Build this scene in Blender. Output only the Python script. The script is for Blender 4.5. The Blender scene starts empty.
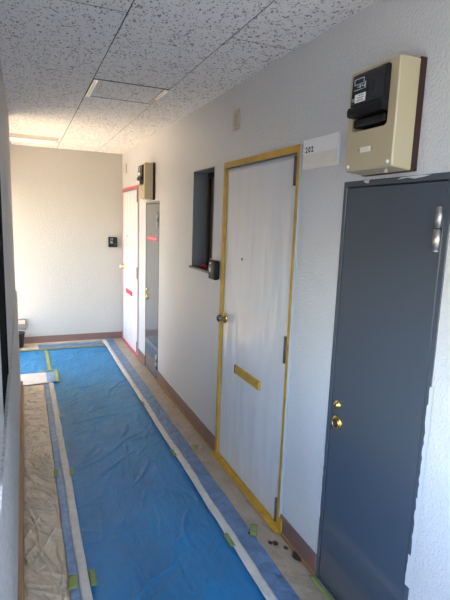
import bpy, bmesh, math, random
from mathutils import Vector, Matrix, noise
random.seed(7)
C = bpy.context.scene.collection
PI = math.pi
H = 1.631            # camera height; floor is z = 0
CZ = H + 0.81        # ceiling
W = 1.212            # right wall plane
YE = 6.332           # end wall plane
SH = 3.4             # distance from one flat's doors to the next
def Z(z): return z + H

# ------------------------------------------------------------------ mesh helpers
class MB:
    def __init__(s): s.bm = bmesh.new(); s.sm = []
    def add(s, b, smooth=False):
        if smooth:
            for f in b.faces: f.smooth = True
        me = bpy.data.meshes.new('t'); b.to_mesh(me); b.free(); s.bm.from_mesh(me); bpy.data.meshes.remove(me); return s
    def box(s, x0, x1, y0, y1, z0, z1, bev=0, seg=2):
        b = bmesh.new(); bmesh.ops.create_cube(b, size=1)
        for v in b.verts:
            v.co = Vector((x0 + (v.co.x + .5) * (x1 - x0), y0 + (v.co.y + .5) * (y1 - y0), z0 + (v.co.z + .5) * (z1 - z0)))
        if bev: bmesh.ops.bevel(b, geom=list(b.edges), offset=bev, segments=seg, affect='EDGES', profile=.5)
        return s.add(b)
    def cyl(s, p, q, r, r2=None, n=24, caps=True, smooth=True):
        p = Vector(p); q = Vector(q); d = q - p
        b = bmesh.new(); bmesh.ops.create_cone(b, cap_ends=caps, segments=n, radius1=r, radius2=r if r2 is None else r2, depth=d.length)
        M = Matrix.Translation((p + q) / 2) @ d.to_track_quat('Z', 'Y').to_matrix().to_4x4()
        bmesh.ops.transform(b, matrix=M, verts=b.verts)
        for f in b.faces:
            if smooth and len(f.verts) == 4: f.smooth = True
        return s.add(b)
    def lathe(s, prof, origin, axis, n=28):
        # prof: (radius, distance along axis)
        b = bmesh.new(); a = Vector(axis).normalized(); M = Matrix.Translation(Vector(origin)) @ a.to_track_quat('Z', 'Y').to_matrix().to_4x4()
        rings = []
        for r, h in prof:
            rings.append([b.verts.new(M @ Vector((max(r, 1e-5) * math.cos(2 * PI * k / n), max(r, 1e-5) * math.sin(2 * PI * k / n), h))) for k in range(n)])
        for i in range(len(rings) - 1):
            for k in range(n):
                f = b.faces.new((rings[i][k], rings[i][(k + 1) % n], rings[i + 1][(k + 1) % n], rings[i + 1][k])); f.smooth = True
        b.faces.new(rings[0][::-1]); b.faces.new(rings[-1])
        bmesh.ops.recalc_face_normals(b, faces=b.faces)
        return s.add(b)
    def tube(s, pts, r, n=10, closed=False):
        b = bmesh.new(); P = [Vector(p) for p in pts]; rings = []; m = len(P)
        for i, p in enumerate(P):
            t = (P[(i + 1) % m] - P[i - 1]) if closed else (P[min(i + 1, m - 1)] - P[max(i - 1, 0)])
            q = t.to_track_quat('Z', 'Y')
            rings.append([b.verts.new(p + q @ Vector((r * math.cos(2 * PI * k / n), r * math.sin(2 * PI * k / n), 0))) for k in range(n)])
        for i in range(m if closed else m - 1):
            A = rings[i]; B = rings[(i + 1) % m]
            off = min(range(n), key=lambda o: (A[0].co - B[o].co).length)
            for k in range(n):
                f = b.faces.new((A[k], A[(k + 1) % n], B[(k + 1 + off) % n], B[(k + off) % n])); f.smooth = True
        if not closed: b.faces.new(rings[0][::-1]); b.faces.new(rings[-1])
        bmesh.ops.recalc_face_normals(b, faces=b.faces)
        return s.add(b)
    def prism(s, pts, vec, bev=0):
        b = bmesh.new(); v = [b.verts.new(Vector(p)) for p in pts]; f = b.faces.new(v)
        r = bmesh.ops.extrude_face_region(b, geom=[f]); vv = [g for g in r['geom'] if isinstance(g, bmesh.types.BMVert)]
        bmesh.ops.translate(b, vec=Vector(vec), verts=vv); bmesh.ops.recalc_face_normals(b, faces=b.faces)
        if bev: bmesh.ops.bevel(b, geom=list(b.edges), offset=bev, segments=2, affect='EDGES')
        return s.add(b)
    def obj(s, name, mat, parent=None):
        me = bpy.data.meshes.new(name); s.bm.to_mesh(me); s.bm.free()
        return link(name, me, mat, parent)
def link(name, me, mat, parent=None):
    me.materials.clear()
    if mat: me.materials.append(mat)
    o = bpy.data.objects.new(name, me); C.objects.link(o)
    if parent:
        o.parent = parent; o.matrix_parent_inverse = Matrix.Translation(-Vector(parent.location)) if parent.type == 'EMPTY' else Matrix()
    return o
def tag(o, label, cat, group=None, kind=None):
    o['label'] = label; o['category'] = cat
    if group: o['group'] = group
    if kind: o['kind'] = kind
    return o
def struct(o): o['kind'] = 'structure'; return o
def empty(name, loc):
    o = bpy.data.objects.new(name, None); C.objects.link(o); o.location = loc; o.empty_display_size = .1; return o
def copy_tree(o, dv=None, parent=None, src=None):
    c = o.copy(); C.objects.link(c)
    if parent: c.parent = parent
    elif dv: c.location = Vector(o.location) + Vector(dv)
    for ch in o.children: copy_tree(ch, None, c)
    return c

# ------------------------------------------------------------------ materials
def mat(name, col, rough=.5, metal=0, bump=None, var=None, spec=.5, coat=0, emit=None, aniso=None):
    m = bpy.data.materials.new(name); m.use_nodes = True; nt = m.node_tree; b = nt.nodes['Principled BSDF']
    b.inputs['Base Color'].default_value = (*col, 1); b.inputs['Roughness'].default_value = rough; b.inputs['Metallic'].default_value = metal
    b.inputs['Specular IOR Level'].default_value = spec; b.inputs['Coat Weight'].default_value = coat
    tc = nt.nodes.new('ShaderNodeTexCoord')
    if var:   # (scale, amount, stretch)
        mp = nt.nodes.new('ShaderNodeMapping'); mp.inputs['Scale'].default_value = var[2] if len(var) > 2 else (1, 1, 1)
        n = nt.nodes.new('ShaderNodeTexNoise'); n.inputs['Scale'].default_value = var[0]; n.inputs['Detail'].default_value = 4
        nt.links.new(tc.outputs['Object'], mp.inputs[0]); nt.links.new(mp.outputs[0], n.inputs['Vector'])
        r = nt.nodes.new('ShaderNodeMapRange'); r.inputs['From Min'].default_value = .3; r.inputs['From Max'].default_value = .7
        r.inputs['To Min'].default_value = 1 - var[1]; r.inputs['To Max'].default_value = 1 + var[1]
        nt.links.new(n.outputs['Fac'], r.inputs[0])
        x = nt.nodes.new('ShaderNodeVectorMath'); x.operation = 'SCALE'; x.inputs[0].default_value = col
        nt.links.new(r.outputs[0], x.inputs['Scale']); nt.links.new(x.outputs[0], b.inputs['Base Color'])
    if bump:  # list of (kind, scale, distance)
        prev = None
        for k in bump:
            kind, sc, dist = k[:3]
            mp = nt.nodes.new('ShaderNodeMapping'); mp.inputs['Scale'].default_value = k[3] if len(k) > 3 else (1, 1, 1)
            nt.links.new(tc.outputs['Object'], mp.inputs[0])
            if kind == 'v':
                n = nt.nodes.new('ShaderNodeTexVoronoi'); n.feature = 'SMOOTH_F1'; out = n.outputs['Distance']
            else:
                n = nt.nodes.new('ShaderNodeTexNoise'); n.inputs['Detail'].default_value = 3; out = n.outputs['Fac']
            n.inputs['Scale'].default_value = sc; nt.links.new(mp.outputs[0], n.inputs['Vector'])
            bp = nt.nodes.new('ShaderNodeBump'); bp.inputs['Distance'].default_value = dist; bp.inputs['Strength'].default_value = 1
            nt.links.new(out, bp.inputs['Height'])
            if prev: nt.links.new(prev.outputs[0], bp.inputs['Normal'])
            prev = bp
        nt.links.new(prev.outputs[0], b.inputs['Normal'])
    if emit:
        b.inputs['Emission Color'].default_value = (*emit[0], 1); b.inputs['Emission Strength'].default_value = emit[1]
    return m
M = {}
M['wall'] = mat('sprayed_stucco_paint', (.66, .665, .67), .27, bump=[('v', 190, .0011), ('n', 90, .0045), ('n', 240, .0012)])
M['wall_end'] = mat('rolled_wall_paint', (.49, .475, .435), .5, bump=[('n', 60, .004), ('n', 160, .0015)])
M['stucco'] = mat('grey_rough_stucco', (.60, .575, .55), .75, bump=[('n', 90, .008), ('v', 160, .004)], var=(60, .18))
M['floor'] = mat('beige_vinyl_floor', (.36, .29, .22), .45, var=(6, .1), bump=[('n', 200, .0006)])
M['concrete'] = mat('warm_bounce_concrete', (.74, .62, .45), .8, var=(5, .08), bump=[('n', 80, .002)])  # warm tint set so the sunlit landing bounces warm light indoors
M['ground'] = mat('outdoor_ground', (.12, .12, .12), .9, var=(.6, .12))
M['base'] = mat('brown_vinyl_baseboard', (.20, .12, .10), .4, var=(4, .06))
M['toe'] = mat('orange_brown_edge', (.38, .19, .07), .5)
M['basel'] = mat('ochre_brown_baseboard', (.36, .22, .11), .5, var=(8, .1))
M['blue'] = mat('blue_woven_plastic_sheet', (.012, .205, .45), .42, bump=[('n', 9, .016, (1, .6, 1)), ('n', 30, .006, (1, .4, 1)), ('n', 420, .0005)], var=(5, .14, (1, .4, 1)), spec=.55)
M['midblue'] = mat('blue_masking_film', (.12, .215, .36), .3, bump=[('n', 14, .012), ('n', 45, .006)], var=(16, .25), spec=.5)
M['ltblue'] = mat('pale_blue_masking_film', (.20, .33, .52), .3, bump=[('n', 14, .012), ('n', 45, .006)], var=(16, .22), spec=.5)
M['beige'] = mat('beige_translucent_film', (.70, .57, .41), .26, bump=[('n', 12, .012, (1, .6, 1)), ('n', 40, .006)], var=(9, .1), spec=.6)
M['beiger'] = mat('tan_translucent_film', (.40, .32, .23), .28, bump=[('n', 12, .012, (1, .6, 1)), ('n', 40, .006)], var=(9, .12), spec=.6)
M['whiteband'] = mat('white_film_edge', (.68, .64, .58), .4, bump=[('n', 30, .006)], var=(18, .08))
M['wtape'] = mat('white_cloth_tape', (.68, .65, .59), .5, bump=[('n', 40, .006)], var=(22, .1))
M['gtape'] = mat('green_masking_tape', (.24, .31, .09), .5, var=(20, .12), bump=[('n', 60, .003)])
M['ytape'] = mat('yellow_masking_tape', (.56, .325, .032), .45, var=(14, .15), bump=[('n', 50, .003)])
M['rtape'] = mat('red_masking_tape', (.62, .05, .09), .45, var=(14, .1), bump=[('n', 50, .003)])
M['film'] = mat('white_masking_film', (.74, .74, .755), .22, bump=[('n', 5, .006, (1, 2.2, .35)), ('n', 20, .0012, (1, 3, .3))], var=(7, .03, (1, 2.5, .12)), spec=.5)
M['frame'] = mat('grey_door_frame_paint', (.36, .385, .42), .35)
M['gdoor'] = mat('slate_grey_gloss_paint', (.066, .083, .106), .26, bump=[('n', 14, .0012), ('n', 60, .0003)], spec=.5, coat=.8)
M['dark'] = mat('black_gap', (.01, .01, .012), .6)
M['cream'] = mat('cream_moulded_plastic', (.50, .42, .265), .38, bump=[('n', 300, .0003)])
M['maroon'] = mat('maroon_backing_board', (.035, .010, .007), .7)
M['black'] = mat('black_glossy_plastic', (.018, .019, .021), .16)
M['blackm'] = mat('black_matt_plastic', (.010, .010, .011), .5, spec=.3)
M['steel'] = mat('brushed_steel', (.58, .56, .52), .42, 1, bump=[('n', 200, .0003)])
M['hinge'] = mat('painted_hinge_grey', (.25, .235, .23), .4, .3)
M['hinged'] = mat('dark_hinge_grey', (.085, .078, .075), .4, .2)
M['fixture'] = mat('off_white_lamp_body', (.66, .62, .55), .4)
M['alum'] = mat('bright_aluminium', (.90, .89, .87), .22, 1)
M['brass'] = mat('polished_brass', (.78, .54, .16), .18, 1)
M['brassd'] = mat('aged_brass', (.45, .30, .10), .3, 1)
M['chrome'] = mat('dark_chrome', (.20, .20, .21), .2, 1)
M['ink'] = mat('dark_ink', (.03, .03, .035), .6)
M['print'] = mat('pale_print', (.55, .56, .56), .5)
M['white'] = mat('white_plastic', (.88, .88, .87), .35)
M['paper'] = mat('white_paper', (.82, .81, .79), .7)
M['plateb'] = mat('cream_name_slot', (.80, .76, .66), .35, var=(12, .05, (1, 1, 4)))
M['platew'] = mat('beige_wall_plate', (.50, .44, .34), .45)
M['green'] = mat('green_sticker_mark', (.18, .32, .18), .5)
M['brown'] = mat('dark_brown_aluminium', (.055, .035, .028), .35, .4)
M['mesh'] = mat('dark_brown_window_panel', (.12, .075, .055), .35, bump=[('n', 60, .001)])
M['chip'] = mat('dark_paint_flake', (.035, .028, .025), .7)
M['lining'] = mat('grey_window_lining', (.20, .21, .225), .4)
M['smear'] = mat('pale_dried_paint', (.60, .62, .62), .6, bump=[('n', 120, .003)])
M['alu'] = mat('white_painted_metal', (.88, .87, .84), .35)
M['shutter'] = mat('black_window_panel', (.008, .009, .010), .9, spec=.02)
M['tube'] = mat('fluorescent_tube', (.9, .88, .82), .3, emit=((1, .86, .62), .12))
M['redcloth'] = mat('red_cloth', (.45, .02, .035), .7, bump=[('n', 60, .004)])

def ceiling_mat():
    m = bpy.data.materials.new('fissured_ceiling_tile'); m.use_nodes = True; nt = m.node_tree; b = nt.nodes['Principled BSDF']
    tc = nt.nodes.new('ShaderNodeTexCoord'); L = nt.links.new
    warp = nt.nodes.new('ShaderNodeTexNoise'); warp.inputs['Scale'].default_value = 24; L(tc.outputs['Object'], warp.inputs['Vector'])
    wv = nt.nodes.new('ShaderNodeVectorMath'); wv.operation = 'MULTIPLY_ADD'; wv.inputs[1].default_value = (.05, .05, 0)
    L(warp.outputs['Color'], wv.inputs[0]); L(tc.outputs['Object'], wv.inputs[2])
    outs = []
    for sc, rot, th in (((78, 42, 1), .25, 1), ((66, 44, 1), -.3, 1), ((115, 100, 1), .2, .6)):
        mp = nt.nodes.new('ShaderNodeMapping'); mp.inputs['Scale'].default_value = sc; mp.inputs['Rotation'].default_value = (0, 0, rot)
        L(wv.outputs[0], mp.inputs[0])
        v = nt.nodes.new('ShaderNodeTexVoronoi'); v.voronoi_dimensions = '2D'; v.inputs['Scale'].default_value = 1; v.inputs['Randomness'].default_value = .95
        L(mp.outputs[0], v.inputs['Vector'])
        sep = nt.nodes.new('ShaderNodeSeparateColor'); L(v.outputs['Color'], sep.inputs[0])
        t = nt.nodes.new('ShaderNodeMapRange'); t.inputs['From Min'].default_value = .55; t.inputs['From Max'].default_value = 1
        t.inputs['To Min'].default_value = -.06; t.inputs['To Max'].default_value = .34 * th ** .5; L(sep.outputs[0], t.inputs[0])
        d = nt.nodes.new('ShaderNodeMath'); d.operation = 'SUBTRACT'; L(v.outputs['Distance'], d.inputs[0]); L(t.outputs[0], d.inputs[1])
        r = nt.nodes.new('ShaderNodeMapRange'); r.inputs['From Min'].default_value = -.02; r.inputs['From Max'].default_value = .05; L(d.outputs[0], r.inputs[0])
        outs.append(r.outputs[0])
    cur = outs[0]
    for o in outs[1:]:
        mn = nt.nodes.new('ShaderNodeMath'); mn.operation = 'MINIMUM'; L(cur, mn.inputs[0]); L(o, mn.inputs[1]); cur = mn.outputs[0]
    mix = nt.nodes.new('ShaderNodeMix'); mix.data_type = 'RGBA'
    mix.inputs[6].default_value = (.36, .34, .33, 1); mix.inputs[7].default_value = (.87, .855, .835, 1); L(cur, mix.inputs[0]); L(mix.outputs[2], b.inputs['Base Color'])
    bp = nt.nodes.new('ShaderNodeBump'); bp.inputs['Distance'].default_value = .004; L(cur, bp.inputs['Height']); L(bp.outputs[0], b.inputs['Normal'])
    b.inputs['Roughness'].default_value = .85; return m
M['tile'] = ceiling_mat()

# ------------------------------------------------------------------ setting
X0 = -0.072          # parapet face
PY = 4.68            # far end of parapet
A_ROOF = -1.462
LX = -3.0            # outer edge of the unseen landing, pushed out for more sun bounce
def holed(xa, xb, y0, y1, z0, z1, holes):
    ys = sorted({y0, y1, *[h[0] for h in holes], *[h[1] for h in holes]}); mb = MB()
    for a, b in zip(ys, ys[1:]):
        cuts = sorted([(h[2], h[3]) for h in holes if h[0] <= a + 1e-6 and h[1] >= b - 1e-6]); z = z0
        for c0, c1 in cuts:
            if c0 > z + 1e-6: mb.box(xa, xb, a, b, z, c0)
            z = c1
        if z < z1 - 1e-6: mb.box(xa, xb, a, b, z, z1)
    bmesh.ops.remove_doubles(mb.bm, verts=mb.bm.verts, dist=1e-5)
    return mb
DY0, DY1, DT = 1.955, 2.872, Z(.366)     # flat door with frame
GY0, GY1, GT = 1.079, 1.6185, Z(.1735)   # pipe-space door with frame
WY0, WY1, WZ0, WZ1 = 3.066, 3.494, Z(-.357), Z(.366)
holes = [(DY0 + .02, DY1 - .02, 0, DT - .02), (GY0 + .01, GY1 - .01, 0, GT - .01), (WY0, WY1, WZ0, WZ1)]
holes += [(DY0 + SH + .02, DY1 + SH - .02, 0, DT - .02), (GY0 + SH + .01, GY1 + SH - .01, 0, GT - .01)]
wr = holed(W, W + .2, -.75, YE, 0, CZ, holes).obj('wall_right', M['wall']); struct(wr)
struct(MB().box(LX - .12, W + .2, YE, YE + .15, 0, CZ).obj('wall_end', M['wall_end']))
# left side: parapet, pillar, lintels; the near one is added to block sky
wl = MB().box(X0 - .16, X0, -.75, PY, 0, Z(-.70))
wl.box(X0 - .16, X0 - .010, 2.21, 4.50, Z(-.70), CZ)
wl.box(X0 - .16, X0 - .010, -.75, 1.66, Z(.0), CZ)  # out-of-view lintel, hung low to darken the upper near wall
wl.box(X0 - .16, X0 - .010, 1.66, 2.21, Z(.64), CZ)
wl.box(X0 - .16, X0 - .010, 1.25, 1.66, Z(-.70), Z(.0))
struct(wl.obj('wall_left', M['stucco']))
struct(MB().box(LX - .12, LX, PY - 1.2, YE, 0, .35).box(LX, X0 - .16, PY - .14, PY, 0, .35).obj('wall_landing', M['stucco']))  # unseen outer kerb, kept low so sun reaches the landing floor
fl = MB().box(X0 - .16, W + .2, -.75, YE + .1, -.12, 0); struct(fl.obj('floor', M['floor']))
struct(MB().box(LX - .12, X0 - .16, PY - 1.2, YE + .15, -.12, .004).obj('floor_landing', M['concrete']))  # unseen floor, widened as a sunlit reflector for the far end
struct(MB().box(-60, 60, -60, 60, -3.3, -3.2).obj('ground', M['ground']))
struct(MB().box(A_ROOF - .06, A_ROOF, PY - 1.2, YE, Z(.35), CZ + .1).obj('sky_block_roof_edge', M['concrete']))  # unseen drop board, added to cut sky light on the end wall
struct(MB().box(-.42, -.30, PY - .16, YE, Z(.38), CZ).obj('light_block_landing', M['stucco']))  # unseen beam, added to shade the top of the end wall
# dark glazed window in the left wall
wn = struct(MB().box(X0 - .030, X0 - .012, 1.66, 2.20, Z(-.70), Z(.64)).obj('window_2', M['shutter']))
MB().box(X0 - .07, X0 - .009, 2.19, 2.215, Z(-.70), Z(.64), .003).box(X0 - .07, X0 - .02, 1.65, 1.70, Z(-.70), Z(.64), .003).box(X0 - .07, X0 - .02, 1.68, 2.25, Z(.60), Z(.642), .003).obj('window_frame', M['shutter'], wn)

# ceiling: tiles with open joints
A, P, T = .414, .469, .94
g = .0026
def tiles():
    mb = MB()
    cols = [(A - P * 4, A - P * 3, 2.52), (A - P * 3, A - P * 2, 2.05), (A - P * 2, A - P - .05, 2.52), (A - P - .05, A, 2.05), (A, A + P, 2.55), (A + P, W + .02, 2.09)]
    for x0, x1, ph in cols:
        y = ph - T * 4
        while y < YE:
            a, b = max(y, -.75), min(y + T, YE + .02)
            if x0 == A and abs(y - 2.55) < .01: b = 3.05        # the hatch fills the rest of this row
            if x1 < X0 - .2 and b < PY - 1.2: y += T; continue
            if b > a: mb.box(x0 + g, x1 - g, a + .0055, b - .0055, CZ, CZ + .004, .001, 1)
            y += T
    return mb
ceil = struct(tiles().obj('ceiling', M['tile']))
MB().box(A - P * 4, W + .2, -.75, YE + .1, CZ + .0042, CZ + .10).obj('ceiling_backing', M['dark'], ceil)
struct(MB().box(A - P * 4 - .02, W + .2, -.8, YE + .2, CZ + .10, CZ + .35).obj('roof_slab', M['concrete']))

# baseboards
bb = MB()
for a, b in ((-.75, GY0), (GY1, DY0), (DY1, GY0 + SH), (GY1 + SH, DY0 + SH), (DY1 + SH, YE)):
    bb.box(W - .008, W + .004, a, b, .018, .108, .002)
br = struct(bb.obj('baseboard_right', M['base']))
bt = MB()
for a, b in ((-.75, GY0), (GY1, DY0), (DY1, GY0 + SH), (GY1 + SH, DY0 + SH), (DY1 + SH, YE)):
    bt.box(W - .013, W + .004, a, b, 0, .02, .002)
bt.obj('edge_strip', M['toe'], br)
struct(MB().box(LX, W - .008, YE - .008, YE + .01, 0, .088, .002).obj('baseboard_end', M['base']))
struct(MB().box(X0 - .02, X0 + .020, -.75, 4.62, 0, .085, .003).obj('baseboard_left', M['basel']))

# ------------------------------------------------------------------ doors
def flat_door(n, dy, tape, thin):
    e = empty('door_%d' % n, (W, (DY0 + DY1) / 2 + dy, 0)); struct(e)
    y0, y1 = DY0 + dy, DY1 + dy; xf = W - .012; XL = W - (.0125 if thin else .003)   # XL: face of the film on the leaf
    fr = MB()
    fr.box(xf, W + .10, y0, y0 + .026, 0, DT, .002).box(xf, W + .10, y1 - .030, y1, 0, DT, .002).box(xf, W + .10, y0 + .024, y1 - .028, DT - .033, DT, .002)
    fr.obj('door_frame', M['frame'], e)
    MB().box(W + .012, W + .05, y0 + .024, y1 - .028, .01, DT - .03).obj('door_leaf', M['frame'], e)
    # the film drawn tight over the leaf
    nb = 40; mz = 70; b = bmesh.new(); rows = []
    for i in range(nb + 1):
        row = []
        for j in range(mz + 1):
            y = y0 + .028 + (y1 - y0 - .060) * i / nb; z = .012 + (DT - .052) * j / mz
            ed = min(1, min(i, nb - i, j, mz - j) / 3)
            d = ed * (.0035 * noise.noise(Vector((y * 6, z * 1.2, n * 9.))) + .003 * noise.noise(Vector((y * 18, z * 3, n * 5.))))
            # one long slack fold across the lower half
            d += ed * .006 * math.exp(-((z - (.62 - .35 * (y - y0) + .10 * math.sin(3.2 * (y - y0))))**2) / .0005)
            row.append(b.verts.new((XL + .004 - d, y, z)))
        rows.append(row)
    for i in range(nb):
        for j in range(mz):
            f = b.faces.new((rows[i][j], rows[i][j + 1], rows[i + 1][j + 1], rows[i + 1][j])); f.smooth = True
    bmesh.ops.recalc_face_normals(b, faces=b.faces)
    bmesh.ops.solidify(b, geom=list(b.faces), thickness=.001)
    MB().add(b).obj('masking_film', M['film'], e)
    # tape round the frame
    t = .0012; tp = MB(); bt_ = .012 if thin else .034
    tp.box(xf - t, xf + .001, y1 - (.012 if thin else .027), y1 + (.004 if thin else 0), .02, DT - bt_)      # far jamb
    tp.box(xf - t, xf + .001, y0 + (.014 if thin else .003), y0 + .0255, .03, DT - bt_)                     # near jamb
    tp.box(xf - t, xf + .001, y0 + .002, y1, DT - (.026 if thin else .034), DT + t)
    if not thin: tp.box(xf - .0005, XL + .004, y0 + .0262, y0 + .0275, .03, DT - .034).box(xf - .0005, XL + .004, y1 - .0318, y1 - .0302, .03, DT - .034)
    tp.obj('masking_tape', tape, e)
    sl = MB(); bz = .020 if thin else .028
    sl.box(xf - .004, W + .012, y0 - .01, y1 + .005, 0, bz, .003)
    sl.box(xf - (.016 if thin else .030), xf - .002, y0 - .012, y1 + .006, .0130, .0142)
    if not thin: sl.box(W - .014, W, y0 - .026, y0, 0, .09, .002)
    sl.obj('sill_tape', tape, e)
    # hinges
    for z0, z1 in ((.179, .318), (-.702, -.565), (-1.585, -1.455)):
        h = MB(); yy = y0 + .040
        xh = W - .010
        h.cyl((xh, yy, Z(z0)), (xh, yy, Z(z1)), .0095, n=14)
        h.box(xh, XL + .004, yy - .002, yy + .016, Z(z0) + .004, Z(z1) - .004, .001)
        for k in (.36, .62): h.cyl((xh, yy, Z(z0 + (z1 - z0) * k)), (xh, yy, Z(z0 + (z1 - z0) * k) + .003), .0102, n=14)
        h.obj('hinge', M['hinged'], e)
    # knob
    ky, kz = y1 - .085, Z(-.63)
    MB().lathe([(.0, 0), (.034, 0), (.034, .006), (.028, .014), (.014, .018), (.012, .034)], (XL, ky, kz), (-1, 0, 0)).obj('knob_rose', M['brass'], e)
    k = MB().lathe([(.010, .028), (.015, .031), (.021, .037), (.023, .046), (.021, .054), (.015, .058), (0, .059)], (XL, ky, kz), (-1, 0, 0)).obj('knob', M['film'] if thin else M['chrome'], e)
    MB().lathe([(0, .057), (.008, .0585), (.008, .0605), (0, .061)], (XL, ky, kz), (-1, 0, 0)).obj('keyhole', M['ink'], k)
    MB().lathe([(0, 0), (.010, 0), (.010, .004), (.006, .006), (.005, .004), (0, .004)], (XL, 2.565 + dy, Z(-.222)), (-1, 0, 0)).obj('peephole', M['hinge'], e)
    m = MB().box(XL - .010, XL + .004, 2.262 + dy, 2.588 + dy, Z(-.945), Z(-.892), .002).obj('mail_slot', tape, e)
    MB().box(XL - .013, XL - .009, 2.275 + dy, 2.580 + dy, Z(-.931), Z(-.905), .0015).obj('slot_flap', tape, m)
    MB().box(XL - .0115, XL + .004, 2.580 + dy, 2.596 + dy, Z(-.945), Z(-.892), .001).obj('slot_end', M['ink'], m)
    return e
flat_door(1, 0, M['ytape'], False)
flat_door(2, SH, M['rtape'], True)

def jag(y0, y1, z0, z1, x, n, seed, amp):
    r = random.Random(seed); L = []; R_ = []
    for i in range(n + 1):
        z = z0 + (z1 - z0) * i / n
        L.append((x, y0, z)); R_.append((x, y1 + amp * (r.random() - .35), z + (0 if i in (0, n) else (r.random() - .5) * (z1 - z0) / n * .5)))
    return L + R_[::-1]
def pipe_door(n, dy, smear):
    e = empty('door_%d' % n, (W, (GY0 + GY1) / 2 + dy, 0)); struct(e)
    y0, y1 = GY0 + dy, GY1 + dy; xf = W - .004; fw = .020
    fr = MB().box(xf, W + .09, y0, y0 + fw, 0, GT, .0015).box(xf, W + .09, y1 - fw, y1, 0, GT, .0015).box(xf, W + .09, y0 + fw - .002, y1 - fw + .002, GT - .022, GT, .0015).box(xf + .003, W + .09, y0 + fw, y1 - fw, 0, .012)
    fr.obj('door_frame', M['gdoor'], e)
    MB().box(W + .008, W + .08, y0 + fw - .0005, y1 - fw + .0005, .005, GT - .0215).obj('gap', M['dark'], e)
    MB().box(W - .002, W + .03, y0 + fw + .003, y1 - fw - .005, .016, GT - .0265, .0025).obj('door_leaf', M['gdoor'], e)
    for zb, zt in ((-.069, .068), (-1.51, -1.373)):
        yy = y0 + .037; xx = W - .008; zm = Z((zb + zt) / 2)
        h = MB().cyl((xx, yy, Z(zb)), (xx, yy, zm - .001), .0125, n=20).cyl((xx, yy, zm + .002), (xx, yy, Z(zt) - .004), .0105, n=20)
        h.lathe([(.0105, 0), (.009, .003), (.004, .005), (0, .005)], (xx, yy, Z(zt) - .004), (0, 0, 1), 20)
        h.lathe([(.0125, 0), (.010, .004), (0, .005)], (xx, yy, Z(zb)), (0, 0, -1), 20)
        hg = h.obj('hinge', M['steel'], e)
        MB().cyl((xx, yy, zm - .001), (xx, yy, zm + .002), .0095, n=20).obj('hinge_gap', M['dark'], hg)
        MB().box(W - .004, W + .0, yy + .008, yy + .020, Z(zb) + .006, zm - .004, .001).obj('hinge_plate', M['steel'], hg)
    ly = y1 - .068
    c = MB().lathe([(0, 0), (.020, 0), (.020, .004), (.017, .008), (.0125, .009), (.0125, .014), (.011, .016), (0, .016)], (W - .002, ly, Z(-.755)), (-1, 0, 0)).obj('cylinder_lock', M['brass'], e)
    MB().box(W - .0195, W - .017, ly - .0012, ly + .0012, Z(-.762), Z(-.748)).obj('keyway', M['ink'], c)
    r = MB().lathe([(0, 0), (.031, 0), (.031, .005), (.027, .010), (.022, .011), (.021, .005), (0, .004)], (W - .002, ly - .006, Z(-.832)), (-1, 0, 0)).obj('handle_rose', M['brass'], e)
    MB().lathe([(0, .0045), (.022, .0110), (.021, .0114), (0, .007)], (W - .002, ly - .006, Z(-.832)), (-1, 0, 0)).obj('handle_cup', M['ink'], r)
    MB().tube([(W - .014, ly - .006 + .021 * math.cos(a), Z(-.834) + .021 * math.sin(a)) for a in [2 * PI * k / 24 for k in range(24)]], .0032, 8, True).obj('pull_ring', M['brass'], r)
    if smear:
        s = MB()
        s.prism(jag(y0 - .012, y0 + .004, .72, 1.12, xf - .0006, 22, 3, .006), (.0005, 0, 0))
        s.prism(jag(y0 - .012, y0 + .006, .50, .72, xf - .0006, 12, 4, .006), (.0005, 0, 0))
        s.prism(jag(y0 - .012, y0 + .016, .38, .50, xf - .0006, 8, 5, .004), (.0005, 0, 0))
        s.prism([(xf - .0006, y, z) for y, z in ((1.22, GT - .001), (1.30, GT - .003), (1.32, GT - .009), (1.27, GT - .006), (1.24, GT - .011), (1.20, GT - .008), (1.17, GT - .003))], (.0005, 0, 0))
        s.prism([(xf - .0006, y, z) for y, z in ((1.465, GT - .001), (1.50, GT - .002), (1.49, GT - .010), (1.47, GT - .013))], (.0005, 0, 0))
        s.prism(jag(y1 + .006, y1 - .001, .30, .62, xf - .0006, 14, 8, -.005), (.0005, 0, 0))
        s.obj('paint_smear', M['smear'], e)
    return e
pipe_door(3, 0, True)
pd = pipe_door(4, SH, False)
sg = MB().box(W - .0045, W - .002, GY0 + SH + .075, GY1 + SH - .065, Z(-.222), Z(-.180), .001).obj('notice_strip', M['rtape'])
tag(sg, 'small red notice strip stuck on the upper part of the far grey door', 'notice')
q = MB()
for k in range(9):
    yy = GY1 + SH - .085 - k * .041
    q.box(W - .0051, W - .0044, yy - .024, yy, Z(-.207), Z(-.195))
q.obj('notice_print', mat('pink_print', (.8, .45, .45), .6), sg)

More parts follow.
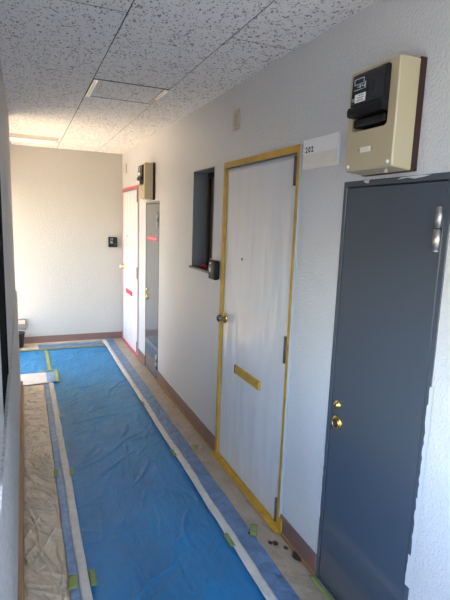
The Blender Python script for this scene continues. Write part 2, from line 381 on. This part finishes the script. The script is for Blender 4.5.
# ------------------------------------------------------------------ window by the flat door
wi = empty('window_1', (W, (WY0 + WY1) / 2, WZ0)); struct(wi)
D = .112
MB().box(W - .003, W + D + .04, WY1 - .006, WY1 + .0, WZ0, WZ1).box(W - .003, W + D + .04, WY0, WY0 + .006, WZ0, WZ1).box(W - .003, W + D + .04, WY0 + .006, WY1 - .006, WZ1 - .006, WZ1).obj('window_lining', M['lining'], wi)
s = MB().box(W - .022, W + D + .04, WY0 - .012, WY1 + .012, WZ0 - .012, WZ0 + .006, .002).obj('window_sill', M['brown'], wi)
MB().box(W + D, W + D + .035, WY1 - .034, WY1 - .006, WZ0 + .006, WZ1 - .006, .002).box(W + D, W + D + .035, WY0 + .006, WY0 + .034, WZ0 + .006, WZ1 - .006, .002).box(W + D, W + D + .035, WY0 + .03, WY1 - .03, WZ1 - .05, WZ1 - .006, .002).box(W + D, W + D + .035, WY0 + .03, WY1 - .03, WZ0 + .006, WZ0 + .04, .002).obj('window_frame', M['brown'], wi)
MB().box(W + D + .018, W + D + .024, WY0 + .03, WY1 - .03, WZ0 + .03, WZ1 - .04).obj('pane', M['mesh'], wi)
# red cloth and card on the sill
b = bmesh.new(); bmesh.ops.create_icosphere(b, subdivisions=4, radius=1)
for v in b.verts:
    n_ = v.co.copy(); d = 1 + .28 * noise.noise(n_ * 2.1) + .12 * noise.noise(n_ * 6)
    v.co = Vector((n_.x * .024 * d, n_.y * .050 * d, max(n_.z, -.75) * .013 * d)) + Vector((W + .035, WY1 - .15, WZ0 + .0185))
tag(MB().add(b, True).obj('cloth', M['redcloth']), 'small crumpled red cloth lying on the dark window sill', 'cloth')
tag(MB().prism([(W + .020, WY0 + .035, WZ0 + .0065), (W + .020, WY0 + .125, WZ0 + .0065), (W + .034, WY0 + .125, WZ0 + .085), (W + .034, WY0 + .035, WZ0 + .085)], (.0015, 0, .0003)).obj('paper_card', M['paper']), 'small white card standing on the window sill behind the black intercom', 'card')

# ------------------------------------------------------------------ things on the walls
def intercom(loc, right, label):
    e = empty('intercom', loc); tag(e, label, 'intercom', 'black intercoms')
    L = Vector(loc); n = Vector((-1, 0, 0)) if right else Vector((0, -1, 0)); u = Vector((0, -1, 0)) if right else Vector((1, 0, 0))
    def P_(a, z, d): return L + u * a + Vector((0, 0, z)) + n * d
    def bx(a0, a1, z0, z1, d0, d1, bev=.002):
        p = P_(a0, z0, d0); q_ = P_(a1, z1, d1)
        return MB().box(min(p.x, q_.x), max(p.x, q_.x), min(p.y, q_.y), max(p.y, q_.y), min(p.z, q_.z), max(p.z, q_.z), bev)
    bx(-.052, .052, -.060, .060, 0, .012).obj('back_plate', M['blackm'], e)
    bx(-.056, .056, -.066, .066, .008, .040, .006).obj('body', M['blackm'], e)
    f = bx(-.038, -.004, -.02, .052, .038, .043, .002).obj('camera_window', M['chrome'], e)
    MB().lathe([(0, 0), (.012, 0), (.012, .004), (.007, .006), (0, .004)], P_(-.021, .025, .042), n).obj('lens', M['black'], f)
    bx(.008, .040, -.045, -.01, .039, .043, .002).obj('call_button', M['ink'], e)
    sp = MB()
    for k in range(5):
        p = P_(.008, .010 + k * .009, .0395); q_ = P_(.040, .0135 + k * .009, .041)
        sp.box(min(p.x, q_.x), max(p.x, q_.x), min(p.y, q_.y), max(p.y, q_.y), min(p.z, q_.z), max(p.z, q_.z))
    sp.obj('speaker_grille', M['ink'], e)
    return e
intercom((W, 2.975, Z(-.33)), True, 'black intercom on the right wall beside the window sill')
intercom((1.080, YE, Z(-.323)), False, 'black intercom alone on the far end wall near the corner')

def plate(y, label):
    e = empty('wall_plate', (W, y, Z(.605))); tag(e, label, 'wall plate', 'blank beige wall plates')
    MB().box(W - .008, W, y - .042, y + .042, Z(.548), Z(.664), .0025).obj('cover', M['platew'], e)
    for z in (.58, .63): MB().lathe([(0, 0), (.0055, 0), (.005, .0015), (0, .002)], (W - .0075, y, Z(z)), (-1, 0, 0), 14).obj('screw', M['hinge'], e)
plate(2.727, 'beige blank wall plate high above the yellow taped door')
plate(6.10, 'faint beige wall plate above the red taped door, beside the far corner')

e = empty('name_plate', (W, 1.803, Z(.313))); tag(e, 'two-row wall plate reading 202 between the yellow taped door and meter box', 'name plate')
MB().box(W - .009, W, 1.670, 1.937, Z(.248), Z(.378), .002).obj('holder', M['alu'], e)
MB().box(W - .012, W - .007, 1.672, 1.935, Z(.316), Z(.377), .001).obj('number_card', M['white'], e)
MB().box(W - .0105, W - .007, 1.674, 1.933, Z(.250), Z(.311), .001).obj('name_slot', M['plateb'], e)
cu = bpy.data.curves.new('n', 'FONT'); cu.body = '202'; cu.size = .034; cu.extrude = .0004; cu.offset = .0012; cu.space_character = 1.35; cu.align_x = 'CENTER'
to = bpy.data.objects.new('n', cu); C.objects.link(to); bpy.context.view_layer.update()
me = bpy.data.meshes.new_from_object(to.evaluated_get(bpy.context.evaluated_depsgraph_get())); bpy.data.objects.remove(to)
me.transform(Matrix(((0, 0, -1, W - .0122), (-1, 0, 0, 1.882), (0, 1, 0, Z(.320)), (0, 0, 0, 1))))
link('number', me, M['ink'], e)

# meter boxes
def rrect(y0, y1, z0, z1, r, x, n=6):
    pts = []
    for cy, cz, a0 in ((y1 - r, z1 - r, 0), (y0 + r, z1 - r, PI / 2), (y0 + r, z0 + r, PI), (y1 - r, z0 + r, 1.5 * PI)):
        for k in range(n + 1):
            a = a0 + PI / 2 * k / n; pts.append((x, cy + r * math.cos(a), cz + r * math.sin(a)))
    return pts
def meter(dy, label):
    y0, y1 = 1.242, 1.487; z0, z1 = Z(.188), Z(.538); t = .106
    e = empty('meter_box', (W, (y0 + y1) / 2, z0)); tag(e, label, 'meter box', 'cream electricity meter boxes')
    MB().box(W - .024, W, y0 - .004, y1 + .004, z0 - .002, z1 + .003, .0015).obj('backing_board', M['maroon'], e)
    # moulded case: open ring around the window plus tapered chin
    cy0, cy1, cz0, cz1 = 1.280, 1.462, Z(.330), Z(.526)
    b = bmesh.new()
    out_b = [(W - .024, y1, z1), (W - .024, y0, z1), (W - .024, y0, z0), (W - .024, y1, z0)]
    outer = rrect(y0 + .003, y1 - .003, z0 + .012, z1 - .003, .006, W - t)
    inner = rrect(cy0, cy1, cz0, cz1, .016, W - t)
    deep = rrect(cy0, cy1, cz0, cz1, .016, W - .030)
    back = rrect(y0, y1, z0, z1, .006, W - .024)
    shoulder = rrect(y0, y1, z0 + .007, z1, .006, W - t + .006)
    V = [[b.verts.new(p) for p in ring] for ring in (back, shoulder, outer, inner, deep)]
    n = len(outer)
    for i in range(4):
        for k in range(n):
            b.faces.new((V[i][k], V[i][(k + 1) % n], V[i + 1][(k + 1) % n], V[i + 1][k]))
    b.faces.new(V[4]); b.faces.new(V[0][::-1]); bmesh.ops.recalc_face_normals(b, faces=b.faces)
    case = MB().add(b).obj('case', M['cream'], e)
    MB().prism(rrect(cy0 + .001, cy1 - .001, cz0 + .001, cz1 - .001, .015, W - .034), (.0035, 0, 0)).obj('recess', M['dark'], case)
    MB().box(W - t - .004, W - .032, cy0 + .012, cy1 - .010, Z(.344), Z(.372), .006).obj('lower_block', M['blackm'], case)
    # glossy black meter standing out of the window
    m = MB(); pr = [(W - .034, Z(.384)), (W - .034, Z(.521)), (W - t - .010, Z(.521)), (W - t - .015, Z(.515)), (W - t - .018, Z(.415)), (W - t - .016, Z(.384))]
    m.prism([(x, cy0 + .006, z) for x, z in pr], (0, cy1 - cy0 - .010, 0), .004)
    mt = m.obj('meter', M['black'], e)
    MB().prism([(x, cy0 + .004, z) for x, z in ((W - .04, Z(.378)), (W - .04, Z(.407)), (W - t - .022, Z(.413)), (W - t - .030, Z(.405)), (W - t - .028, Z(.378)))], (0, cy1 - cy0 - .004, 0), .004).obj('meter_lip', M['blackm'], mt)
    xf = W - t - .0173
    s_ = MB()   # pale printed outline and lines on the dial glass
    ya, yb = 1.443, 1.392
    for z in (.502, .484, .466): s_.box(xf + .0004, xf + .0022, yb, ya, Z(z), Z(z + .0022))
    for y in (ya - .002, yb): s_.box(xf + .0004, xf + .0022, y, y + .002, Z(.484), Z(.504))
    for k in range(4): s_.box(xf + .0004, xf + .0022, yb - .006 + k * .011, yb + .001 + k * .011, Z(.472 + .003 * (k % 2)), Z(.478 + .002 * (k % 3)))
    s_.box(xf + .0004, xf + .0022, yb - .010, yb - .004, Z(.466), Z(.488))
    s_.obj('dial_print', M['print'], mt)
    k_ = MB().box(xf - .0012, xf + .0015, 1.378, 1.434, Z(.424), Z(.452), .0005).obj('sticker', M['paper'], mt)
    MB().lathe([(0, 0), (.009, 0), (.009, .0004), (0, .0005)], (xf + .0002, 1.443, Z(.434)), (-1, 0, 0), 16).obj('sticker_mark', M['green'], mt)
    pp = MB()
    for q_ in range(3): pp.box(xf - .0016, xf - .0010, 1.388 - q_ * .0, 1.426 - q_ * .006, Z(.429 + q_ * .008), Z(.432 + q_ * .008))
    pp.obj('sticker_print', M['hinge'], k_)
    MB().box(xf - .0005, xf + .002, 1.338, 1.358, Z(.448), Z(.478), .001).obj('sensor', M['dark'], mt)
    p = MB().box(W - t - .003, W - t + .001, 1.352, 1.404, Z(.255), Z(.273), .001).obj('catch_plate', M['plateb'], case)
    for y in (1.343, 1.412): MB().lathe([(0, 0), (.004, 0), (.003, .002), (0, .0025)], (W - t, y, Z(.264)), (-1, 0, 0), 12).obj('rivet', M['hinge'], case)
    for y in (1.262, 1.468): MB().lathe([(0, 0), (.0065, 0), (.006, .002), (0, .003)], (W - t, y, Z(.212)), (-1, 0, 0), 14).obj('screw', M['white'], case)
    MB().cyl((W - .075, 1.300, z0 - .006), (W - .075, 1.300, z0 + .01), .006, n=12).lathe([(0, 0), (.008, 0), (.008, .004), (0, .006)], (W - .075, 1.300, z0 - .002), (0, 0, -1), 12).obj('drain_plug', M['platew'], e)
    if dy: e.location.y += dy
    return e
meter(0, 'large cream and black meter box above the near grey door')
meter(SH + .012, 'smaller-looking cream and black meter box beside the red taped door')

# ------------------------------------------------------------------ ceiling hatch and light
hy0, hy1, hx0, hx1 = 3.052, 3.492, A, A + P
e = empty('ceiling_hatch', ((hx0 + hx1) / 2, (hy0 + hy1) / 2, CZ)); tag(e, 'rectangular ceiling hatch with white end strips set among fissured tiles', 'hatch')
MB().box(hx0 + .034, hx1 - .034, hy0 + .010, hy1 - .010, CZ + .0005, CZ + .004, .001).obj('hatch_panel', M['tile'], e)
for x in (hx0, hx1 - .034):
    st = MB().box(x + .003, x + .031, hy0 + .008, hy1 - .008, CZ - .008, CZ + .012, .002).obj('end_strip', M['alum'], e)
    MB().box(x + .013, x + .017, hy0 + .012, hy1 - .012, CZ - .0086, CZ - .0076).obj('groove', M['hinge'], st)
for y in (hy0, hy1 - .010): MB().box(hx0 + .002, hx1 - .002, y + .001, y + .009, CZ - .001, CZ + .008).obj('edge_rail', M['hinged'], e)

fx0, fx1, fy = -.285, .372, 5.54
e = empty('ceiling_light', ((fx0 + fx1) / 2, fy, CZ)); tag(e, 'long white fluorescent ceiling light in front of the far end wall', 'ceiling light')
MB().prism([(fx0, fy - .085, CZ), (fx0, fy + .085, CZ), (fx0, fy + .055, CZ - .038), (fx0, fy - .055, CZ - .038)], (fx1 - fx0, 0, 0), .003).obj('fixture_body', M['fixture'], e)
for y in (fy - .06, fy + .06):
    MB().cyl((fx0 + .03, y, CZ - .048), (fx1 - .03, y, CZ - .048), .0125, n=16).obj('tube', M['tube'], e)
for x in (fx0 + .004, fx1 - .034): MB().box(x, x + .030, fy - .078, fy + .078, CZ - .064, CZ - .03, .004).obj('lamp_holder', M['white'], e)

# ------------------------------------------------------------------ coverings on the floor
def creases(seed, n, x0, x1, y0, y1, lmin, lmax, wmin, wmax, hmin, hmax, ang, spread):
    r = random.Random(seed); out = []
    for _ in range(n):
        cx, cy = r.uniform(x0, x1), r.uniform(y0, y1); a = ang + r.gauss(0, spread); l = r.uniform(lmin, lmax)
        out.append((cx, cy, math.cos(a), math.sin(a), l / 2, r.uniform(wmin, wmax), r.uniform(hmin, hmax), r.uniform(-.5, .5)))
    return out
def sheet(name, x0, x1, y0, y1, zb, m, res, cr, nz=.0, nf=8, seed=0, edge=.0, thick=.0006, mask=None):
    nx = max(2, int((x1 - x0) / res)); ny = max(2, int((y1 - y0) / res)); hgt = [[0.] * (ny + 1) for _ in range(nx + 1)]
    dx, dy_ = (x1 - x0) / nx, (y1 - y0) / ny
    for cx, cy, ca, sa, hl, w, h, bend in cr:
        R_ = hl + 3 * w
        for i in range(max(0, int((cx - R_ - x0) / dx)), min(nx, int((cx + R_ - x0) / dx) + 1) + 1):
            for j in range(max(0, int((cy - R_ - y0) / dy_)), min(ny, int((cy + R_ - y0) / dy_) + 1) + 1):
                px, py = x0 + i * dx - cx, y0 + j * dy_ - cy; u = px * ca + py * sa; v = -px * sa + py * ca - bend * u * u / max(hl, .02) * .5
                if abs(u) < hl * 1.15 and abs(v) < 3 * w:
                    k = max(0, 1 - (u / (hl * 1.15))**2); hgt[i][j] = max(hgt[i][j], h * k * math.exp(-(v / w)**2))
    b = bmesh.new(); V = []
    for i in range(nx + 1):
        row = []
        for j in range(ny + 1):
            x, y = x0 + i * dx, y0 + j * dy_
            f = min(1, min(i, nx - i) / 2.5, min(j, ny - j) / 2.5); f = max(f, .15)
            z = zb + f * hgt[i][j] + f * nz * (.5 + .5 * noise.noise(Vector((x * nf, y * nf * .6, seed))))
            ex = edge * noise.noise(Vector((y * 3.1, seed + 3., 0))) if i in (0, nx) else 0
            ey = edge * noise.noise(Vector((x * 5.1, seed + 8., 0))) if j in (0, ny) else 0
            row.append(b.verts.new((x + ex, y + ey, z)))
        V.append(row)
    for i in range(nx):
        for j in range(ny):
            if mask and not mask(x0 + (i + .5) * dx, y0 + (j + .5) * dy_): continue
            f = b.faces.new((V[i][j], V[i + 1][j], V[i + 1][j + 1], V[i][j + 1])); f.smooth = True
    bmesh.ops.delete(b, geom=[v for v in b.verts if not v.link_faces], context='VERTS')
    return MB().add(b).obj(name, m)
YN = -.7
b2 = sheet('plastic_sheet', -.50, .196, 4.95, 5.955, .003, M['blue'], .014, creases(14, 60, -.2, .2, 4.9, 5.9, .1, .4, .004, .009, .003, .008, .5, .6), .004, 5, 6.3, .006)
tag(b2, 'smaller blue plastic sheet left of the lengthwise green tape at the far end', 'plastic sheet')
bs = sheet('plastic_sheet', .197, .955, YN, 5.955, .003, M['blue'], .009,
    creases(1, 150, .2, .95, .9, 5.9, .08, .30, .005, .008, .002, .006, .75, .9) + creases(11, 45, .35, .8, .9, 4.5, .15, .45, .006, .010, .005, .012, 1.0, .35) + creases(12, 30, .2, .95, 3.4, 5.9, .1, .3, .005, .008, .002, .006, .7, .5),
    .004, 5, 1.3, .006)
tag(bs, 'wide bright blue plastic sheet covering the middle of the floor', 'plastic sheet')
fb = sheet('masking_film', -.048, .134, YN, 4.70, .003, M['beige'], .004,
    creases(2, 85, -.04, .13, 1.0, 3.2, .12, .36, .004, .006, .008, .018, -1.0, .35) + creases(21, 170, -.04, .13, 1.0, 4.6, .05, .16, .003, .005, .003, .008, -.2, .6) + creases(22, 30, -.04, .17, YN, 1., .06, .24, .004, .007, .002, .008, -.6, .5),
    .003, 14, 2.1, .003)
tag(fb, 'wrinkled beige film on the floor along the left parapet', 'masking film')
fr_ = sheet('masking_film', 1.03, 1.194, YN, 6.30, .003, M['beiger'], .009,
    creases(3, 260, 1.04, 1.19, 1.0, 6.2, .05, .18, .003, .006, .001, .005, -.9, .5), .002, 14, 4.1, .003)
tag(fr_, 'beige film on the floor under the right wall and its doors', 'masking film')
fe = sheet('masking_film', -.50, 1.02, 5.985, YE - .012, .003, M['beige'], .014, creases(31, 60, -.4, 1., 5.98, 6.3, .05, .3, .004, .007, .001, .005, .1, .4), .002, 12, 6.1, .003)
tag(fe, 'beige film on the floor at the foot of the far end wall', 'masking film')
lr = sheet('film_strip', .958, 1.064, YN, 6.28, .010, M['midblue'], .010,
    creases(4, 200, .96, 1.06, 1.0, 6.2, .05, .2, .003, .006, .001, .005, 1.1, .7), .003, 12, 7.7, .006)
tag(lr, 'long pale blue film strip on the floor right of the blue sheet', 'film strip')
ll = sheet('film_strip', .1385, .194, YN, 4.66, .0135, M['ltblue'], .008,
    creases(5, 120, .14, .19, 1.0, 4.6, .04, .15, .003, .005, .001, .004, 1.2, .6), .003, 14, 8.8, .006)
tag(ll, 'narrow pale blue film strip beside the left beige film', 'film strip')
lf = sheet('film_strip', .12, .90, 6.00, 6.19, .010, M['midblue'], .012, creases(6, 50, .15, .9, 6., 6.2, .06, .3, .004, .007, .001, .004, .2, .5), .003, 9, 9.9, .008)
tag(lf, 'short pale blue film strip beyond the green tape at the far end', 'film strip')
wb = sheet('film_band', -.40, .205, 4.69, 5.03, .0155, M['whiteband'], .01, creases(7, 30, -.1, .2, 4.7, 5., .06, .3, .004, .007, .001, .004, .1, .3), .002, 9, 3.3, .004)
tag(wb, 'short cream film band lying crosswise at the head of the left beige film', 'film band')
wc = sheet('film_patch', .165, .255, 4.70, 5.02, .0215, M['ltblue'], .01, creases(8, 20, .16, .25, 4.7, 5., .05, .2, .004, .007, .001, .003, .6, .5), .002, 9, 5.3, .003)
tag(wc, 'small pale blue film patch inside the green tape corner', 'film patch')
def tape(name, pts, w, m, zb, label, cat, group=None, th=.0007, rz=.002, seed=0.):
    # ribbon along a polyline, slightly wavering
    b = bmesh.new(); prev = None; P_ = [Vector((*p, 0)) for p in pts]; rows = []
    for i in range(len(P_) - 1):
        a, c = P_[i], P_[i + 1]; d = (c - a); n = max(2, int(d.length / .02)); d.normalize(); s_ = Vector((-d.y, d.x, 0))
        for k in range(n + 1):
            q_ = a.lerp(c, k / n); wob = s_ * (.006 * noise.noise(q_ * 1.7 + Vector((seed, 0, 0))) + .002 * noise.noise(q_ * 9))
            wl_ = w / 2 * (1 + .10 * noise.noise(q_ * 7 + Vector((3, seed, 1))))
            row = []
            for t_ in (-1, -.5, 0, .5, 1):
                z = zb + rz * (.5 + .5 * noise.noise((q_ + s_ * t_ * w) * 22 + Vector((0, 0, seed))))
                p = q_ + wob + s_ * t_ * wl_; row.append(b.verts.new((p.x, p.y, z)))
            rows.append(row)
    for r0, r1 in zip(rows, rows[1:]):
        for k in range(4):
            f = b.faces.new((r0[k], r0[k + 1], r1[k + 1], r1[k])); f.smooth = True
    bmesh.ops.recalc_face_normals(b, faces=b.faces)
    bmesh.ops.solidify(b, geom=list(b.faces), thickness=th)
    return tag(MB().add(b).obj(name, m), label, cat, group)
tape('floor_tape', [(.941, YN), (.941, 6.18)], .048, M['wtape'], .0165, 'long white tape along the right edge of the blue sheet', 'tape', None, .001, .004, 1.)
tape('floor_tape', [(.198, YN), (.199, 4.68)], .044, M['wtape'], .0195, 'long white tape between the blue sheet and left beige film', 'tape', None, .001, .004, 2.)
tape('masking_tape', [(-.45, 5.955), (.925, 5.95)], .040, M['gtape'], .0175, 'green tape along the far edge of the blue sheet', 'tape', None, .0005, .001, 3.)
tape('masking_tape', [(.207, 5.075), (.205, 5.93)], .040, M['gtape'], .0125, 'green tape running lengthwise on the far blue sheet', 'tape', None, .0005, .001, 4.)
tape('masking_tape', [(.10, 5.05), (.285, 5.055)], .035, M['gtape'], .0265, 'short green tape across the far edge of the pale blue patch', 'tape', None, .0005, .001, 5.)
tape('masking_tape', [(.266, 5.03), (.262, 4.67)], .032, M['gtape'], .0275, 'short green tape along the right edge of the pale blue patch', 'tape', None, .0005, .001, 6.)
tabs = [(.235, 1.945, .035, .13, .0255, 0, 'nearest green tape tab on the right edge of the left white tape'),
        (.229, 2.90, .030, .11, .0255, 0, 'middle green tape tab on the left white tape'),
        (.226, 3.82, .030, .10, .0255, 0, 'farthest green tape tab on the left white tape'),
        (.150, 1.955, .050, .11, .0205, .1, 'nearest green tape tab on the narrow pale blue strip'),
        (.140, 2.93, .035, .11, .0205, .1, 'farther green tape tab on the narrow pale blue strip'),
        (.917, 1.965, .034, .13, .0235, 0, 'nearest green tape tab on the right white tape'),
        (.915, 2.94, .030, .13, .0235, 0, 'middle green tape tab on the right white tape'),
        (.918, 3.88, .030, .12, .0235, 0, 'farthest green tape tab on the right white tape'),
        (1.075, 2.00, .045, .12, .0175, .5, 'green tape tab beside dark flakes near the yellow taped door'),
        (1.085, 2.97, .045, .10, .0175, .4, 'green tape tab on beige film at the yellow door far corner')]
for i, (x, y, w, l, z, rot, lab) in enumerate(tabs):
    dx_, dy_ = math.sin(rot) * l / 2, math.cos(rot) * l / 2
    tape('tape_tab', [(x - dx_ * .8, y - dy_ * .8), (x + dx_ * .8, y + dy_ * .8)], w * .8, M['gtape'], z, lab, 'tape', 'green tape tabs', .0005, .001, 20. + i)
tape('masking_tape', [(1.188, 1.30), (1.190, 1.62)], .022, M['gtape'], .0105, 'narrow green tape on the floor along the near grey door', 'tape', None, .0005, .001, 9.)
# flakes
for i, (x, y, r, lab) in enumerate([(1.045, 1.99, .011, 'small dark flake on the pale blue strip by the green tab'), (1.070, 1.962, .008, 'tiny dark flake between the green tab and the yellow sill'),
        (1.112, 1.885, .017, 'dark flake left of the biggest pair on the beige film'), (1.136, 1.872, .022, 'biggest dark flake on the beige film by the yellow door corner'),
        (1.168, 1.822, .015, 'dark flake midway along the short baseboard right of the yellow door'), (1.186, 1.745, .026, 'long dark flake against the baseboard near the grey door')]):
    rr = random.Random(i); n = 9
    pts = [(x + r * rr.uniform(.6, 1.1) * math.cos(2 * PI * k / n) * .75, y + r * rr.uniform(.6, 1.1) * math.sin(2 * PI * k / n) * (1.6 if i == 5 else 1.), .0125) for k in range(n)]
    tag(MB().prism(pts, (0, 0, .003), .0006).obj('paint_flake', M['chip']), lab, 'flake', 'dark flakes on the floor film')

# ------------------------------------------------------------------ small things by the far end wall
e = empty('outlet_box', (-.055, YE, Z(-1.37))); tag(e, 'small grey outlet box low on the end wall by the parapet', 'outlet')
MB().box(-.10, -.012, YE - .045, YE, Z(-1.435), Z(-1.305), .006).obj('housing', M['hinge'], e)
MB().box(-.096, -.016, YE - .052, YE - .043, Z(-1.36), Z(-1.31), .004).obj('flap', M['platew'], e)
e = empty('bucket', (-.125, 6.16, .012)); tag(e, 'black bucket on the floor at the far end, half hidden by the parapet', 'bucket')
MB().lathe([(0, .0), (.078, .0), (.082, .01), (.096, .165), (.101, .168), (.101, .178), (.093, .178), (.079, .012), (0, .012)], (-.125, 6.16, .012), (0, 0, 1)).obj('pail', M['blackm'], e)
MB().tube([(-.125 + .1 * math.cos(a), 6.16 - .02 * math.sin(a), .18 - .10 * math.sin(a) * .4 + .01) for a in [PI * k / 14 for k in range(15)]], .003, 8).obj('bail_handle', M['hinge'], e)

# ------------------------------------------------------------------ light
w = bpy.data.worlds.new('sky'); bpy.context.scene.world = w; w.use_nodes = True; nt = w.node_tree
bg = nt.nodes['Background']
sky = nt.nodes.new('ShaderNodeTexSky'); sky.sky_type = 'NISHITA'; sky.sun_disc = False; sky.sun_elevation = math.radians(58); sky.sun_rotation = math.radians(-90)
sky.air_density = 1.0; sky.dust_density = 1.0
nt.links.new(sky.outputs[0], bg.inputs[0]); bg.inputs[1].default_value = .40
s = bpy.data.lights.new('sun', 'SUN'); s.energy = 10.8; s.color = (1, .83, .60); s.angle = .02
so = bpy.data.objects.new('sun', s); C.objects.link(so)
d = Vector((.55, .12, -.95)); so.rotation_euler = d.to_track_quat('-Z', 'Y').to_euler()

# ------------------------------------------------------------------ camera
yaw, pit, rol, f = .4069, -.1662, .035, 469.23
F = Vector((math.sin(yaw) * math.cos(pit), math.cos(yaw) * math.cos(pit), math.sin(pit)))
R = Vector((math.cos(yaw), -math.sin(yaw), 0)); U = R.cross(F)
c, s_ = math.cos(rol), math.sin(rol); R, U = c * R + s_ * U, -s_ * R + c * U
cam = bpy.data.cameras.new('camera'); co = bpy.data.objects.new('camera', cam); C.objects.link(co)
cam.sensor_fit = 'VERTICAL'; cam.sensor_height = 36; cam.sensor_width = 27; cam.lens = f / 600 * 36; cam.clip_start = .01; cam.clip_end = 300
co.matrix_world = Matrix(((R.x, U.x, -F.x, 0), (R.y, U.y, -F.y, 0), (R.z, U.z, -F.z, H), (0, 0, 0, 1)))
sc = bpy.context.scene; sc.camera = co
sc.view_settings.view_transform = 'Standard'; sc.view_settings.look = 'None'; sc.view_settings.gamma = 1; sc.view_settings.use_curve_mapping = False
sc.view_settings.exposure = 1.87
sc.cycles.max_bounces = 12; sc.cycles.diffuse_bounces = 8
